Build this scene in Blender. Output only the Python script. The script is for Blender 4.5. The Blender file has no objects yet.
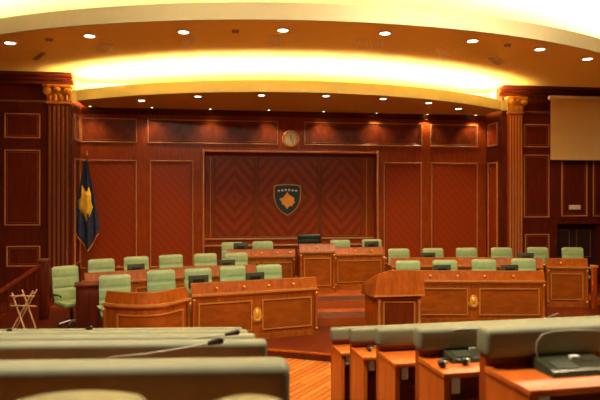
import bpy, bmesh, math, random
from mathutils import Vector, Matrix
random.seed(4)
SC = bpy.context.scene
COL = SC.collection
PI = math.pi
# ------------------------------------------------------------------ camera, world, exposure
EYE = 2.75
TH = math.radians(8.07)
cd = bpy.data.cameras.new('camera'); cd.lens = 36; cd.sensor_width = 36; cd.clip_end = 100
cam = bpy.data.objects.new('camera', cd); COL.objects.link(cam)
cam.location = (0, 0, EYE); cam.rotation_euler = (PI/2, 0, -TH)
cd.dof.use_dof = True; cd.dof.focus_distance = 14.0; cd.dof.aperture_fstop = 2.2
SC.camera = cam
w = bpy.data.worlds.new('world'); SC.world = w; w.use_nodes = True
w.node_tree.nodes['Background'].inputs[0].default_value = (1, .6, .3, 1)
w.node_tree.nodes['Background'].inputs[1].default_value = .02
vs = SC.view_settings
SC.display_settings.display_device = 'sRGB'
vs.view_transform = 'Standard'; vs.look = 'None'; vs.exposure = 0.75; vs.gamma = 1; vs.use_curve_mapping = False
COVE1, COVE2 = 185.0, 70.0          # cove strip strengths
SPOT = 1.0                        # downlight factor
WARM = (1, .75, .40)
HOT = (1, .72, .38)
# general room lighting: unseen area lights added to brighten bench tops and desks
def area(name, loc, sx, sy, e, col, rot=(0, 0, 0)):
    l = bpy.data.lights.new(name, 'AREA'); l.shape = 'RECTANGLE'; l.size = sx; l.size_y = sy; l.energy = e; l.color = col
    o = bpy.data.objects.new(name, l); COL.objects.link(o); o.location = loc; o.rotation_euler = rot
    return o
area('hall_fill_light', (-1.2, 4.2, 7.25), 3.0, .8, 330, (1, .84, .56))
area('hall_fill_light', (4.6, 4.6, 7.25), 3.0, .8, 210, (1, .84, .56))
area('hall_fill_light', (-1.0, 9.2, 7.25), 3, 1.0, 40, (1, .78, .47))
area('hall_fill_light', (5.0, 9.2, 7.25), 4, 1.0, 250, (1, .78, .47))

# ------------------------------------------------------------------ measuring helpers
cT, sT = math.cos(TH), math.sin(TH)
def G(px, py, z):
    """point at height z seen at that photo position (below/above the eye)"""
    d = (py-200)/600
    d = (EYE-z)/d
    lat = (px-300)/600*d
    return Vector((lat*cT+d*sT, -lat*sT+d*cT, z))
def D(px, d):
    lat = (px-300)/600*d
    return Vector((lat*cT+d*sT, -lat*sT+d*cT))
def P(px, py, Y):
    """point on the plane y = Y"""
    l = (px-300)/600
    d = Y/(cT-l*sT)
    return (l*d*cT+d*sT, EYE-(py-200)/600*d)

# ------------------------------------------------------------------ materials
M = {}
def newmat(name, rough=.5, metal=0, coat=0, spec=.5):
    m = bpy.data.materials.new(name); m.use_nodes = True
    b = m.node_tree.nodes['Principled BSDF']
    b.inputs['Roughness'].default_value = rough
    b.inputs['Metallic'].default_value = metal
    b.inputs['Coat Weight'].default_value = coat
    b.inputs['Coat Roughness'].default_value = .12
    b.inputs['Specular IOR Level'].default_value = spec
    M[name] = m
    return m, m.node_tree.nodes, m.node_tree.links, b
def plain(name, col, rough=.5, metal=0, coat=0, var=.08, scale=8, bump=0, bscale=60, spec=.5):
    m, n, l, b = newmat(name, rough, metal, coat, spec)
    tc = n.new('ShaderNodeTexCoord'); no = n.new('ShaderNodeTexNoise'); no.inputs['Scale'].default_value = scale
    no.inputs['Detail'].default_value = 4
    r = n.new('ShaderNodeValToRGB')
    r.color_ramp.elements[0].color = (*[c*(1-var) for c in col], 1); r.color_ramp.elements[0].position = .3
    r.color_ramp.elements[1].color = (*[min(1, c*(1+var)) for c in col], 1); r.color_ramp.elements[1].position = .7
    l.new(tc.outputs['Object'], no.inputs['Vector']); l.new(no.outputs['Fac'], r.inputs[0]); l.new(r.outputs[0], b.inputs['Base Color'])
    if bump:
        n2 = n.new('ShaderNodeTexNoise'); n2.inputs['Scale'].default_value = bscale
        bp = n.new('ShaderNodeBump'); bp.inputs['Strength'].default_value = bump; bp.inputs['Distance'].default_value = .01
        l.new(tc.outputs['Object'], n2.inputs['Vector']); l.new(n2.outputs['Fac'], bp.inputs['Height']); l.new(bp.outputs[0], b.inputs['Normal'])
    return m
def wood(name, c1, c2, rough=.28, coat=.06, sc=(9, 9, 1.2), seed=0):
    m, n, l, b = newmat(name, rough+.04, 0, coat, .32)
    tc = n.new('ShaderNodeTexCoord'); mp = n.new('ShaderNodeMapping'); mp.inputs['Scale'].default_value = sc
    mp.inputs['Location'].default_value = (seed, seed*2, 0)
    no = n.new('ShaderNodeTexNoise'); no.inputs['Scale'].default_value = 1.6; no.inputs['Detail'].default_value = 7; no.inputs['Distortion'].default_value = .6
    r = n.new('ShaderNodeValToRGB')
    r.color_ramp.elements[0].color = (*c1, 1); r.color_ramp.elements[0].position = .32
    r.color_ramp.elements[1].color = (*c2, 1); r.color_ramp.elements[1].position = .68
    l.new(tc.outputs['Object'], mp.inputs[0]); l.new(mp.outputs[0], no.inputs['Vector']); l.new(no.outputs['Fac'], r.inputs[0])
    l.new(r.outputs[0], b.inputs['Base Color'])
    return m
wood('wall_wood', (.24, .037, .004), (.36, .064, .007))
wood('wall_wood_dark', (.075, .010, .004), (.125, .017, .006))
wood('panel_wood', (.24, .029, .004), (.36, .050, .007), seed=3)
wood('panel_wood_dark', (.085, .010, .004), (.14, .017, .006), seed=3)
wood('upper_panel_wood', (.12, .022, .006), (.24, .040, .008), seed=6, sc=(3, 3, 2))
wood('desk_wood', (.27, .058, .004), (.42, .105, .008), seed=1)
wood('desk_wood_dark', (.13, .020, .004), (.20, .032, .006), seed=2)
wood('desk_panel_wood', (.24, .052, .004), (.36, .088, .007), seed=5, sc=(2, 2, 6))
wood('bench_wood', (.50, .105, .012), (.64, .150, .018), seed=8, rough=.3)
wood('bench_wood_red', (.27, .045, .007), (.37, .062, .010), seed=9, rough=.3)
plain('trim_wood', (.52, .21, .075), .28, 0, .4)
plain('dark_trim', (.20, .065, .022), .3, 0, .3)
plain('desk_trim', (.52, .21, .045), .25, 0, .4)
plain('gilt', (.62, .30, .065), .35, .4)
plain('gold', (.95, .52, .08), .3, .35)
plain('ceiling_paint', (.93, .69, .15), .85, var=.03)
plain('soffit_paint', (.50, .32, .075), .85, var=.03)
plain('fascia_paint', (.66, .64, .46), .8, var=.02)
plain('upper_ceiling_paint', (.85, .80, .66), .9, var=.02)
plain('grille_metal', (.97, .86, .50), .5)  # pale colour stands in for the sheen on the ceiling grilles
plain('dim_slot', (.45, .27, .09), .6)
plain('dark_slot', (.16, .08, .03), .6)
plain('green_leather', (.30, .43, .22), .42, bump=.15, bscale=120)
plain('green_leather_pale', (.42, .54, .33), .4)
plain('olive_leather', (.20, .19, .085), .45)
plain('black_leather', (.012, .020, .016), .35)
plain('pad_leather', (.20, .215, .145), .55, bump=.12, bscale=150, spec=.35)
plain('black_plastic', (.012, .012, .012), .35)
plain('screen_back', (.05, .06, .035), .4)
plain('neck_metal', (.30, .31, .27), .4, .1)
plain('chrome', (.62, .62, .55), .35, .7)
plain('white_plastic', (.80, .80, .74), .4)
plain('console_plastic', (.045, .052, .03), .25, coat=.4)
plain('flag_blue', (.016, .032, .10), .75, var=.25, scale=10)
plain('flag_yellow', (.95, .62, .05), .7)
plain('shield_blue', (.006, .040, .055), .4)
plain('star_white', (.85, .85, .8), .5)
plain('map_gold', (.95, .42, .04), .45)
plain('clock_face', (.95, .82, .50), .4)
plain('screen_fabric', (.78, .60, .24), .8, var=.02)
plain('pale_wood', (.66, .40, .22), .5)
plain('dark_red_matt', (.06, .008, .003), .8, bump=.2, bscale=200)
plain('doorway_dark', (.02, .006, .004), .7)
plain('step_wood', (.32, .07, .010), .35, coat=.1)
def emat(name, col, s):
    m = bpy.data.materials.new(name); m.use_nodes = True; n = m.node_tree.nodes; n.clear()
    e = n.new('ShaderNodeEmission'); e.inputs[0].default_value = (*col, 1); e.inputs[1].default_value = s
    o = n.new('ShaderNodeOutputMaterial'); m.node_tree.links.new(e.outputs[0], o.inputs[0]); M[name] = m
emat('lamp_glow', (1, .86, .62), 9)
emat('cove_tube', WARM, COVE1)
emat('cove_tube_upper', (1, .78, .38), COVE2)
def marquetry(name, c1, c2, cx, cz, freq, diag=False):
    """veneer laid in nested diamonds (or diagonal strips)"""
    m, n, l, b = newmat(name, .34, 0, .06, .32)
    tc = n.new('ShaderNodeTexCoord'); sp = n.new('ShaderNodeSeparateXYZ'); l.new(tc.outputs['Object'], sp.inputs[0])
    def mth(op, a, bb=None):
        q = n.new('ShaderNodeMath'); q.operation = op
        for i, v in enumerate((a, bb)):
            if v is None: continue
            if isinstance(v, (int, float)): q.inputs[i].default_value = v
            else: l.new(v, q.inputs[i])
        return q.outputs[0]
    x = mth('SUBTRACT', sp.outputs[0], cx); z = mth('SUBTRACT', sp.outputs[2], cz)
    if not diag: x = mth('ABSOLUTE', x); z = mth('ABSOLUTE', z)
    s = mth('ADD', mth('MULTIPLY', x, 1.0), mth('MULTIPLY', z, .85))
    k = mth('PINGPONG', mth('MULTIPLY', s, freq), 1.0)
    no = n.new('ShaderNodeTexNoise'); no.inputs['Scale'].default_value = 3; no.inputs['Detail'].default_value = 6
    mp = n.new('ShaderNodeMapping'); mp.inputs['Scale'].default_value = (5, 5, 1); l.new(tc.outputs['Object'], mp.inputs[0]); l.new(mp.outputs[0], no.inputs['Vector'])
    k2 = mth('ADD', mth('MULTIPLY', k, .6), mth('MULTIPLY', no.outputs['Fac'], .4))
    r = n.new('ShaderNodeValToRGB'); r.color_ramp.elements[0].color = (*c1, 1); r.color_ramp.elements[1].color = (*c2, 1)
    r.color_ramp.elements[0].position = .35; r.color_ramp.elements[1].position = .65
    l.new(k2, r.inputs[0]); l.new(r.outputs[0], b.inputs['Base Color'])
def parquet(name):
    m, n, l, b = newmat(name, .22, 0, .3)
    tc = n.new('ShaderNodeTexCoord'); mp = n.new('ShaderNodeMapping'); mp.inputs['Rotation'].default_value = (0, 0, math.radians(-52))
    br = n.new('ShaderNodeTexBrick'); br.inputs['Scale'].default_value = 1.0
    br.inputs['Color1'].default_value = (.50, .13, .02, 1); br.inputs['Color2'].default_value = (.74, .26, .05, 1); br.inputs['Mortar'].default_value = (.20, .04, .01, 1)
    br.inputs['Mortar Size'].default_value = .006; br.inputs['Brick Width'].default_value = 1.2; br.inputs['Row Height'].default_value = .11
    l.new(tc.outputs['Object'], mp.inputs[0]); l.new(mp.outputs[0], br.inputs['Vector']); l.new(br.outputs['Color'], b.inputs['Base Color'])
parquet('parquet')

# ------------------------------------------------------------------ mesh + object helpers
FR = {}
class MB:
    def __init__(s): s.bm = bmesh.new()
    def box(s, x0, x1, y0, y1, z0, z1, mat=None, bev=0, seg=2):
        g = bmesh.new(); r = bmesh.ops.create_cube(g, size=1)
        for v in g.verts: v.co = Vector(((x0+x1)/2+v.co.x*abs(x1-x0), (y0+y1)/2+v.co.y*abs(y1-y0), (z0+z1)/2+v.co.z*abs(z1-z0)))
        if bev: bmesh.ops.bevel(g, geom=g.edges[:], offset=bev, segments=seg, profile=.5, affect='EDGES')
        s.merge(g, mat); return s
    def merge(s, g, mat=None):
        if mat is not None: bmesh.ops.transform(g, matrix=mat, verts=g.verts[:])
        me = bpy.data.meshes.new('t'); g.to_mesh(me); g.free(); s.bm.from_mesh(me); bpy.data.meshes.remove(me)
    def prism(s, poly, z0, z1, mat=None):
        """polygon in xy extruded in z"""
        g = bmesh.new()
        a = [g.verts.new((p[0], p[1], z0)) for p in poly]; b = [g.verts.new((p[0], p[1], z1)) for p in poly]
        n = len(poly); g.faces.new(a[::-1]); g.faces.new(b)
        for i in range(n): g.faces.new((a[i], a[(i+1) % n], b[(i+1) % n], b[i]))
        bmesh.ops.recalc_face_normals(g, faces=g.faces[:]); s.merge(g, mat); return s
    def hull(s, bottom, top, mat=None):
        g = bmesh.new(); a = [g.verts.new(p) for p in bottom]; b = [g.verts.new(p) for p in top]; n = len(a)
        g.faces.new(a[::-1]); g.faces.new(b)
        for i in range(n): g.faces.new((a[i], a[(i+1) % n], b[(i+1) % n], b[i]))
        bmesh.ops.recalc_face_normals(g, faces=g.faces[:]); s.merge(g, mat); return s
    def vprism(s, poly, y0, y1, mat=None):
        """polygon in xz extruded in y"""
        return s.hull([(p[0], y0, p[1]) for p in poly], [(p[0], y1, p[1]) for p in poly], mat)
    def lathe(s, prof, n=20, mat=None):
        g = bmesh.new(); rings = []
        for r, z in prof:
            rings.append([g.verts.new((r*math.cos(2*PI*k/n), r*math.sin(2*PI*k/n), z)) for k in range(n)])
        for a, b in zip(rings, rings[1:]):
            for k in range(n): g.faces.new((a[k], a[(k+1) % n], b[(k+1) % n], b[k]))
        g.faces.new(rings[0][::-1]); g.faces.new(rings[-1])
        s.merge(g, mat); return s
    def tube(s, pts, r, n=8, r2=None):
        g = bmesh.new(); pts = [Vector(p) for p in pts]; rings = []
        for i, p in enumerate(pts):
            t = (pts[min(i+1, len(pts)-1)]-pts[max(i-1, 0)]).normalized()
            u = t.orthogonal().normalized() if i == 0 else (u-t*u.dot(t)).normalized()
            v = t.cross(u); rr = r if r2 is None else r+(r2-r)*i/(len(pts)-1)
            rings.append([g.verts.new(p+(u*math.cos(2*PI*k/n)+v*math.sin(2*PI*k/n))*rr) for k in range(n)])
        for a, b in zip(rings, rings[1:]):
            for k in range(n): g.faces.new((a[k], a[(k+1) % n], b[(k+1) % n], b[k]))
        g.faces.new(rings[0][::-1]); g.faces.new(rings[-1]); bmesh.ops.recalc_face_normals(g, faces=g.faces[:])
        s.merge(g); return s
    def ball(s, c, r, sc=(1, 1, 1), n=12):
        g = bmesh.new(); bmesh.ops.create_uvsphere(g, u_segments=n, v_segments=max(6, n//2), radius=r)
        for v in g.verts: v.co = Vector((v.co.x*sc[0]+c[0], v.co.y*sc[1]+c[1], v.co.z*sc[2]+c[2]))
        s.merge(g); return s
    def build(s, name, mat, parent=None, world=True, smooth=35):
        if world and parent is not None: bmesh.ops.transform(s.bm, matrix=FR[parent.name].inverted(), verts=s.bm.verts[:])
        me = bpy.data.meshes.new(name); s.bm.to_mesh(me); s.bm.free()
        me.materials.append(M[mat])
        for p in me.polygons: p.use_smooth = True
        me.set_sharp_from_angle(angle=math.radians(smooth))
        o = bpy.data.objects.new(name, me); COL.objects.link(o)
        FR[o.name] = Matrix.Identity(4)
        if parent is not None: o.parent = parent; FR[o.name] = FR[parent.name]
        return o
def tag(o, label, cat, group=None):
    o['label'] = label; o['category'] = cat
    if group: o['group'] = group
    return o
def thing(name, label, cat, loc=(0, 0, 0), rz=0, group=None):
    o = bpy.data.objects.new(name, None); COL.objects.link(o); o.empty_display_size = .1
    o.location = loc; o.rotation_euler = (0, 0, rz)
    FR[o.name] = Matrix.Translation(Vector(loc)) @ Matrix.Rotation(rz, 4, 'Z')
    return tag(o, label, cat, group)
def kids(o): return [c for c in COL.objects if c.parent == o]
def dup(root, loc, rz, label):
    def cp(o, par):
        c = o.copy(); COL.objects.link(c)
        if par is not None: c.parent = par
        for ch in kids(o): cp(ch, c)
        return c
    r = cp(root, None); r.location = loc; r.rotation_euler = (0, 0, rz); r['label'] = label
    FR[r.name] = Matrix.Translation(Vector(loc)) @ Matrix.Rotation(rz, 4, 'Z')
    return r
def struct(name, mb, mat, parent=None, smooth=35):
    o = mb.build(name, mat, parent, smooth=smooth)
    if parent is None: o['kind'] = 'structure'
    return o

# ------------------------------------------------------------------ the setting
YW, YF = 18.2, 17.1             # stage back wall, wing wall plane
XL, XR = -3.87, 8.6             # stage opening
ZC1, ZC2, ZC3 = 5.45, 6.17, 7.4
RX0, RX1, RY0 = -9.0, 13.0, -6.0
struct('floor', MB().box(RX0, RX1, RY0, 19, -.12, 0), 'parquet')
def strip_slab(A, yb, z0, z1):
    m = MB(); g = bmesh.new()
    F_ = [[g.verts.new(c) for c in ((x, y, z0), (x, yb(x), z0), (x, yb(x), z1), (x, y, z1))] for x, y in A]
    for a, b in zip(F_, F_[1:]):
        for k in range(4): g.faces.new((a[k], a[(k+1) % 4], b[(k+1) % 4], b[k]))
    g.faces.new(F_[0]); g.faces.new(F_[-1][::-1]); bmesh.ops.recalc_face_normals(g, faces=g.faces[:])
    m.merge(g); return m
def arc(cx, cy, R, x0, x1, n=48):
    return [(x0+(x1-x0)*i/n, cy-math.sqrt(R*R-(x0+(x1-x0)*i/n-cx)**2)) for i in range(n+1)]
# low platform under the whole stage, curved front edge
plat = [(-9, 9.4), (-1.2, 9.6), (-.3, 10.2), (.2, 10.5), (.94, 10.5), (1.45, 10.28), (1.93, 10.03), (3, 9.8), (5, 9.9), (7, 10.3), (9, 10.8), (13, 11.4)]
struct('floor_platform', MB().prism(plat+[(13, 17.1), (8.62, 17.1), (8.62, 18.2), (-3.9, 18.2), (-3.9, 17.1), (-9, 17.1)], 0.001, .13), 'wall_wood_dark')
def offs(poly, o):
    return [(x, y+o) for x, y in poly]
m = MB()
for a, b in zip(plat, plat[1:]):
    m.prism([(a[0], a[1]-.025), (b[0], b[1]-.025), (b[0], b[1]+.04), (a[0], a[1]+.04)], .105, .134)
struct('trim_platform_edge', m, 'desk_wood')
# podium
struct('floor_podium', MB().prism([(2.12, 13.35), (3.75, 13.35), (3.75, 14.98), (4.40, 14.98), (4.40, 15.64), (4.72, 15.64), (4.72, 18.2), (.02, 18.2), (.02, 14.98), (1.85, 14.98), (1.85, 14.5), (2.12, 14.5)], .13, .46), 'step_wood')
struct('floor_step', MB().prism([(2.12, 12.28), (3.72, 12.28), (3.72, 13.34), (2.12, 13.34)], .13, .30), 'step_wood')
struct('trim_step_strips', MB().box(2.14, 3.70, 12.32, 12.86, .30, .306).box(2.14, 3.70, 13.40, 14.0, .46, .466), 'dark_red_matt')  # thin dark red strips on the two step treads
# back-row floors either side
struct('floor_left_riser', MB().prism([(-2.85, 13.18), (-1.75, 13.72), (-.9, 14.10), (.02, 14.28), (.9, 14.36), (.9, 14.98), (.02, 14.98), (.02, 18.2), (-3.85, 18.2), (-3.85, 14.8), (-2.85, 14.8)], .13, .22), 'step_wood')
struct('floor_right_riser', MB().prism([(4.40, 14.96), (6.25, 14.86), (8.1, 14.25), (9.1, 14.02), (10.0, 13.8), (10.0, 17.1), (8.6, 17.1), (8.6, 18.2), (4.72, 18.2), (4.72, 15.64), (4.40, 15.64)], .13, .22), 'step_wood')

def rect_frame(m, x0, x1, z0, z1, y, t=.05, dep=.03):
    """moulding on a wall facing -y"""
    for (a, b, c, d) in ((x0, x1, z0, z0+t), (x0, x1, z1-t, z1), (x0, x0+t, z0+t, z1-t), (x1-t, x1, z0+t, z1-t)):
        m.box(a, b, y-dep, y, c, d, bev=min(.01, dep*.4), seg=1)
    return m
def wall_panel(parent, x0, x1, z0, z1, y, wm, tm='trim_wood', t=.036):
    p = MB().box(x0+t*.8, x1-t*.8, y-.012, y, z0+t*.8, z1-t*.8).build('wall_panel', wm, parent)
    rect_frame(MB(), x0, x1, z0, z1, y, t, .04).build('panel_moulding', tm, p)
    g = t*1.9
    rect_frame(MB(), x0+g, x1-g, z0+g, z1-g, y-.012, .018, .014).build('inner_moulding', 'dark_trim', p)
    return p
# stage back wall with a shallow recess in its middle
rx0, rz1 = P(204.5, 152, YW); rx1, _ = P(376.5, 155, YW); YR = YW+.32
m = MB().box(XL-.03, rx0, YW, YW+.5, .1, 5.6).box(rx1, XR+.03, YW, YW+.5, .1, 5.6).box(rx0, rx1, YW, YW+.5, rz1, 5.6).box(rx0, rx1, YR, YW+.5, .1, rz1)
wb = struct('wall_back', m, 'wall_wood')
struct('wall_back_cove', MB().box(XL-.03, XR+.03, YW, YW+.3, 5.6, ZC2).box(XL-.14, XL, YF+.4, YW, ZC1+.15, ZC2).box(XR, XR+.14, YF+.4, YW, ZC1+.15, ZC2), 'fascia_paint')
def zz(py, Y=YW): return P(290, py, Y)[1]
up_t, up_b = zz(121.5), zz(145)
lo_t = zz(161.5)
for a, b in ((81, 137), (147.5, 278)):
    wall_panel(wb, P(a, 0, YW)[0], P(b, 0, YW)[0], up_b, up_t, YW, 'upper_panel_wood')
for a, b in ((304, 422), (430, 477.5)):
    wall_panel(wb, P(a, 0, YW)[0], P(b, 0, YW)[0], up_b, up_t, YW, 'upper_panel_wood')
k = 0
for a, b in ((80, 137), (150, 193.5), (383.5, 421.5), (431, 477.5)):
    x0, x1 = P(a, 0, YW)[0], P(b, 0, YW)[0]
    marquetry('veneer_strips_%d' % k, (.285, .040, .005), (.315, .046, .006), x0, 0, 9, True)
    wall_panel(wb, x0, x1, .75, lo_t, YW, 'veneer_strips_%d' % k); k += 1
# gilded frame round the recess
m = MB()
m.box(rx0-.06, rx0, YW-.05, YW+.02, .8, rz1+.09, bev=.015).box(rx1, rx1+.06, YW-.05, YW+.02, .8, rz1+.09, bev=.015).box(rx0, rx1, YW-.05, YW+.02, rz1, rz1+.06, bev=.015)
m.build('recess_frame', 'trim_wood', wb)
# recess interior: three marquetry panels, thin side strips, rail below
iz0 = P(290, 236.5, YR)[1]; izt = rz1-.16
for k, (a, b) in enumerate(((214.5, 254.5), (258.5, 318), (321.5, 361))):
    x0, x1 = P(a, 0, YR)[0], P(b, 0, YR)[0]
    marquetry('veneer_diamonds_%d' % k, (.22, .031, .005), (.31, .050, .007), (x0+x1)/2, (iz0+izt)/2, 6.2)
    p = MB().box(x0, x1, YR-.015, YR, iz0, izt).build('wall_panel', 'veneer_diamonds_%d' % k, wb)
    rect_frame(MB(), x0-.02, x1+.02, iz0-.02, izt+.02, YR-.012, .035, .025).build('panel_moulding', 'dark_trim', p)
for px in (210.5, 366.5):
    x = P(px, 0, YR)[0]
    MB().box(x-.012, x+.012, YR-.03, YR, iz0, izt+.05).build('side_strip', 'trim_wood', wb)
z1 = P(290, 244, YR)[1]
MB().box(rx0, rx1, YR-.07, YR, iz0-.09, iz0-.03, bev=.012).build('dado_rail', 'trim_wood', wb)
MB().box(rx0, rx1, YR-.16, YR, z1-.05, z1, bev=.012).build('dado_rail', 'trim_wood', wb)
MB().box(rx0, rx1, YR-.12, YR, .46, z1-.05).build('dado_panel', 'desk_wood_dark', wb)
# horizontal rail between upper and lower panels; frieze under the ceiling
m = MB().box(XL, XR, YW-.05, YW, zz(117.5), ZC1, bev=.01)
m.build('frieze_board', 'wall_wood_dark', wb)

# wing walls
door_x0 = P(556.5, 0, YF)[0]; door_z = P(556, 224, YF)[1]; door_x1 = door_x0+1.5
PLW = XL-.48
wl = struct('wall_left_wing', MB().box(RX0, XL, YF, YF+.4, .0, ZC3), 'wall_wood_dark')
wlr = struct('wall_left_return', MB().box(XL-.14, XL, YF+.4, YW, .0, ZC1+.15), 'wall_wood_dark')
PRE = P(521, 0, YF)[0]
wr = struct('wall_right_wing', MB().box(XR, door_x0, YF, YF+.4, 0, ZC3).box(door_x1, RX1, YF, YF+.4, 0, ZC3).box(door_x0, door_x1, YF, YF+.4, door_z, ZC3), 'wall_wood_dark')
wrr = struct('wall_right_return', MB().box(XR, XR+.14, YF+.4, YW, .0, ZC1+.15), 'wall_wood_dark')
def wp(par, a, b, t, bt, z0=None):
    x0, z1 = P(a, t, YF); x1, zb = P(b, bt, YF)
    if z0 is not None: zb = z0
    wall_panel(par, x0, x1, zb, z1, YF, 'panel_wood_dark')
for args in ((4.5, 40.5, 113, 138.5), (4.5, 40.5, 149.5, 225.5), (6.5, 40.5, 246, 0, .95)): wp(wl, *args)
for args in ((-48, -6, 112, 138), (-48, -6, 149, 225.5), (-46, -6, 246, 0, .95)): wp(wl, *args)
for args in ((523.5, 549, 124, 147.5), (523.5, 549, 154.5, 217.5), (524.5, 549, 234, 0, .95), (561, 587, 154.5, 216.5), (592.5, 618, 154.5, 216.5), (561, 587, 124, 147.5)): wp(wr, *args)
# return-wall panels (right return faces the stage, seen from the left)
for (z0, z1) in ((up_b, up_t), (.95, lo_t)):
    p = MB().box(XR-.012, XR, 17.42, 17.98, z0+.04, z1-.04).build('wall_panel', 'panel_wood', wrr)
    m = MB()
    for (a, b, c, d) in ((17.38, 18.02, z0, z0+.045), (17.38, 18.02, z1-.045, z1), (17.38, 17.425, z0+.045, z1-.045), (17.975, 18.02, z0+.045, z1-.045)):
        m.box(XR-.04, XR, a, b, c, d)
    m.build('panel_moulding', 'trim_wood', p)
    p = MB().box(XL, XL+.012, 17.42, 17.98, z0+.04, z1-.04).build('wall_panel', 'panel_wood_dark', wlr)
    m = MB()
    for (a, b, c, d) in ((17.38, 18.02, z0, z0+.045), (17.38, 18.02, z1-.045, z1), (17.38, 17.425, z0+.045, z1-.045), (17.975, 18.02, z0+.045, z1-.045)):
        m.box(XL, XL+.04, a, b, c, d)
    m.build('panel_moulding', 'trim_wood', p)
# cornices + thin rail under the frieze
def cornice(name, x0, x1, rail0, rail1):
    z = ZC2
    m = MB().box(x0, x1, YF-.10, YF, z-.30, z-.19, bev=.02).box(x0, x1, YF-.20, YF, z-.19, z-.09, bev=.03).box(x0, x1, YF-.32, YF, z-.09, z, bev=.02)
    struct(name, m, 'wall_wood_dark')
    struct(name+'_rail', MB().box(rail0, rail1, YF-.05, YF, z-.78, z-.72, bev=.01), 'dark_trim')
cornice('trim_left_cornice', RX0, XL+.06, RX0, XL-.5)
cornice('trim_right_cornice', XR-.14, RX1, XR+.5, RX1)
# pilasters
def pilaster(n, x0, x1, shaft, gl):
    y = YF; zt = ZC2-.32; zc = zt-.50
    m = MB().box(x0, x1, y-.10, y, .10, zc+.02)
    o = struct('trim_%d' % n, m, shaft)
    wd = x1-x0; m = MB(); nf = 5
    for i in range(nf):
        c = x0+wd*(i+.5)/nf; m.box(c-wd*.055, c+wd*.055, y-.125, y-.10, .45, zc-.05, bev=.008, seg=1)
    m.build('fluting', gl, o)
    MB().box(x0-.05, x1+.05, y-.16, y, .13, .42, bev=.02).build('pilaster_base', shaft, o)
    # capital: necking, bell with leaves, two volutes, abacus
    cx = (x0+x1)/2
    m = MB().box(x0-.03, x1+.03, y-.15, y, zc, zc+.06, bev=.015)
    m.hull([(x0+.01, y-.12, zc+.05), (x1-.01, y-.12, zc+.05), (x1-.01, y, zc+.05), (x0+.01, y, zc+.05)], [(x0-.05, y-.22, zt-.10), (x1+.05, y-.22, zt-.10), (x1+.05, y, zt-.10), (x0-.05, y, zt-.10)])
    m.box(x0-.09, x1+.09, y-.27, y, zt-.08, zt, bev=.015)
    for sx in (-1, 1):
        m.lathe([(.02, -.02), (.105, -.02), (.105, .02), (.05, .045), (.02, .05)], 16, Matrix.Translation((cx+sx*(wd/2-.02), y-.23, zt-.17)) @ Matrix.Rotation(PI/2, 4, 'X'))
    for i in range(4):
        m.ball((x0+wd*(i+.5)/4, y-.16, zc+.16), .06, (.9, .7, 1.6))
    m.ball((cx, y-.24, zt-.13), .07, (1.2, .6, .9))
    m.build('capital', 'gilt', o)
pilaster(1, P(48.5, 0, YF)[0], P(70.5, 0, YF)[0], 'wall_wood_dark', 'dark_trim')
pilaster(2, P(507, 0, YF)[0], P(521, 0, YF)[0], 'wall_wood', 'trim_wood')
# doorway in the right wing
d = struct('door_1', MB().box(door_x0, door_x1, YF+.34, YF+.40, 0.13, door_z), 'doorway_dark')
MB().box(door_x0-.06, door_x0, YF-.04, YF, .13, door_z+.06).box(door_x1, door_x1+.06, YF-.04, YF, .13, door_z+.06).box(door_x0, door_x1, YF-.04, YF, door_z, door_z+.06).build('door_frame', 'wall_wood_dark', d)
for i in range(2):
    x0 = door_x0+.06+i*.72; rect_frame(MB(), x0+.08, x0+.58, .95, door_z-.2, YF+.34, .03, .02).build('door_moulding', 'dark_trim', d)
# outer room
struct('wall_left', MB().box(RX0-.2, RX0, RY0, YF+.4, 0, ZC3), 'wall_wood_dark')
struct('wall_right', MB().box(RX1, RX1+.2, RY0, YF+.4, 0, ZC3), 'wall_wood_dark')
struct('wall_rear', MB().box(RX0-.2, RX1+.2, RY0-.2, RY0, 0, ZC3), 'wall_wood_dark')
struct('ceiling', MB().box(RX0-.2, RX1+.2, RY0-.2, YF+1.6, ZC3, ZC3+.15), 'upper_ceiling_paint')
# middle ceiling: slab with bowed front and a lip hiding the cove lamps
A2 = arc(2.5, 24.95, 13.7, RX0, RX1, 72)
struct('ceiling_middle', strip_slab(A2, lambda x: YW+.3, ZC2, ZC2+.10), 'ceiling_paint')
def lip(name, A, z0, z1, th, mat):
    g = bmesh.new(); prev = None
    vs_ = []
    for (x, y) in A: vs_.append([g.verts.new(c) for c in ((x, y-.01, z0), (x, y-.01, z1), (x, y+th, z1), (x, y+th, z0))])
    for a, b in zip(vs_, vs_[1:]):
        for k in range(4): g.faces.new((a[k], a[(k+1) % 4], b[(k+1) % 4], b[k]))
    g.faces.new(vs_[0]); g.faces.new(vs_[-1][::-1]); bmesh.ops.recalc_face_normals(g, faces=g.faces[:])
    m = MB(); m.merge(g); return struct(name, m, mat)
lip('trim_middle_fascia', A2, ZC2-.005, ZC2+.32, .06, 'fascia_paint')
A1 = arc(2.4, 24.65, 9.8, XL-.05, XR+.1, 60)
A1 = [(x, min(y, YF-.125)) for x, y in A1]
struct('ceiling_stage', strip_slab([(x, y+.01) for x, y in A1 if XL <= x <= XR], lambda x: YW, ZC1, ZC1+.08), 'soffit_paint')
lip('trim_stage_fascia', A1, ZC1-.005, ZC1+.285, .05, 'fascia_paint')
def cove(label, A, z, back, mat, name):
    """real lamp strip lying on top of the slab behind its lip"""
    m = MB()
    for (a, b) in zip(A, A[1:]):
        m.hull([(a[0], a[1]+back, z), (b[0], b[1]+back, z), (b[0], b[1]+back+.14, z), (a[0], a[1]+back+.14, z)], [(a[0], a[1]+back, z+.03), (b[0], b[1]+back, z+.03), (b[0], b[1]+back+.14, z+.03), (a[0], a[1]+back+.14, z+.03)])
    return tag(m.build(name, mat), label, 'lamp')
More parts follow.
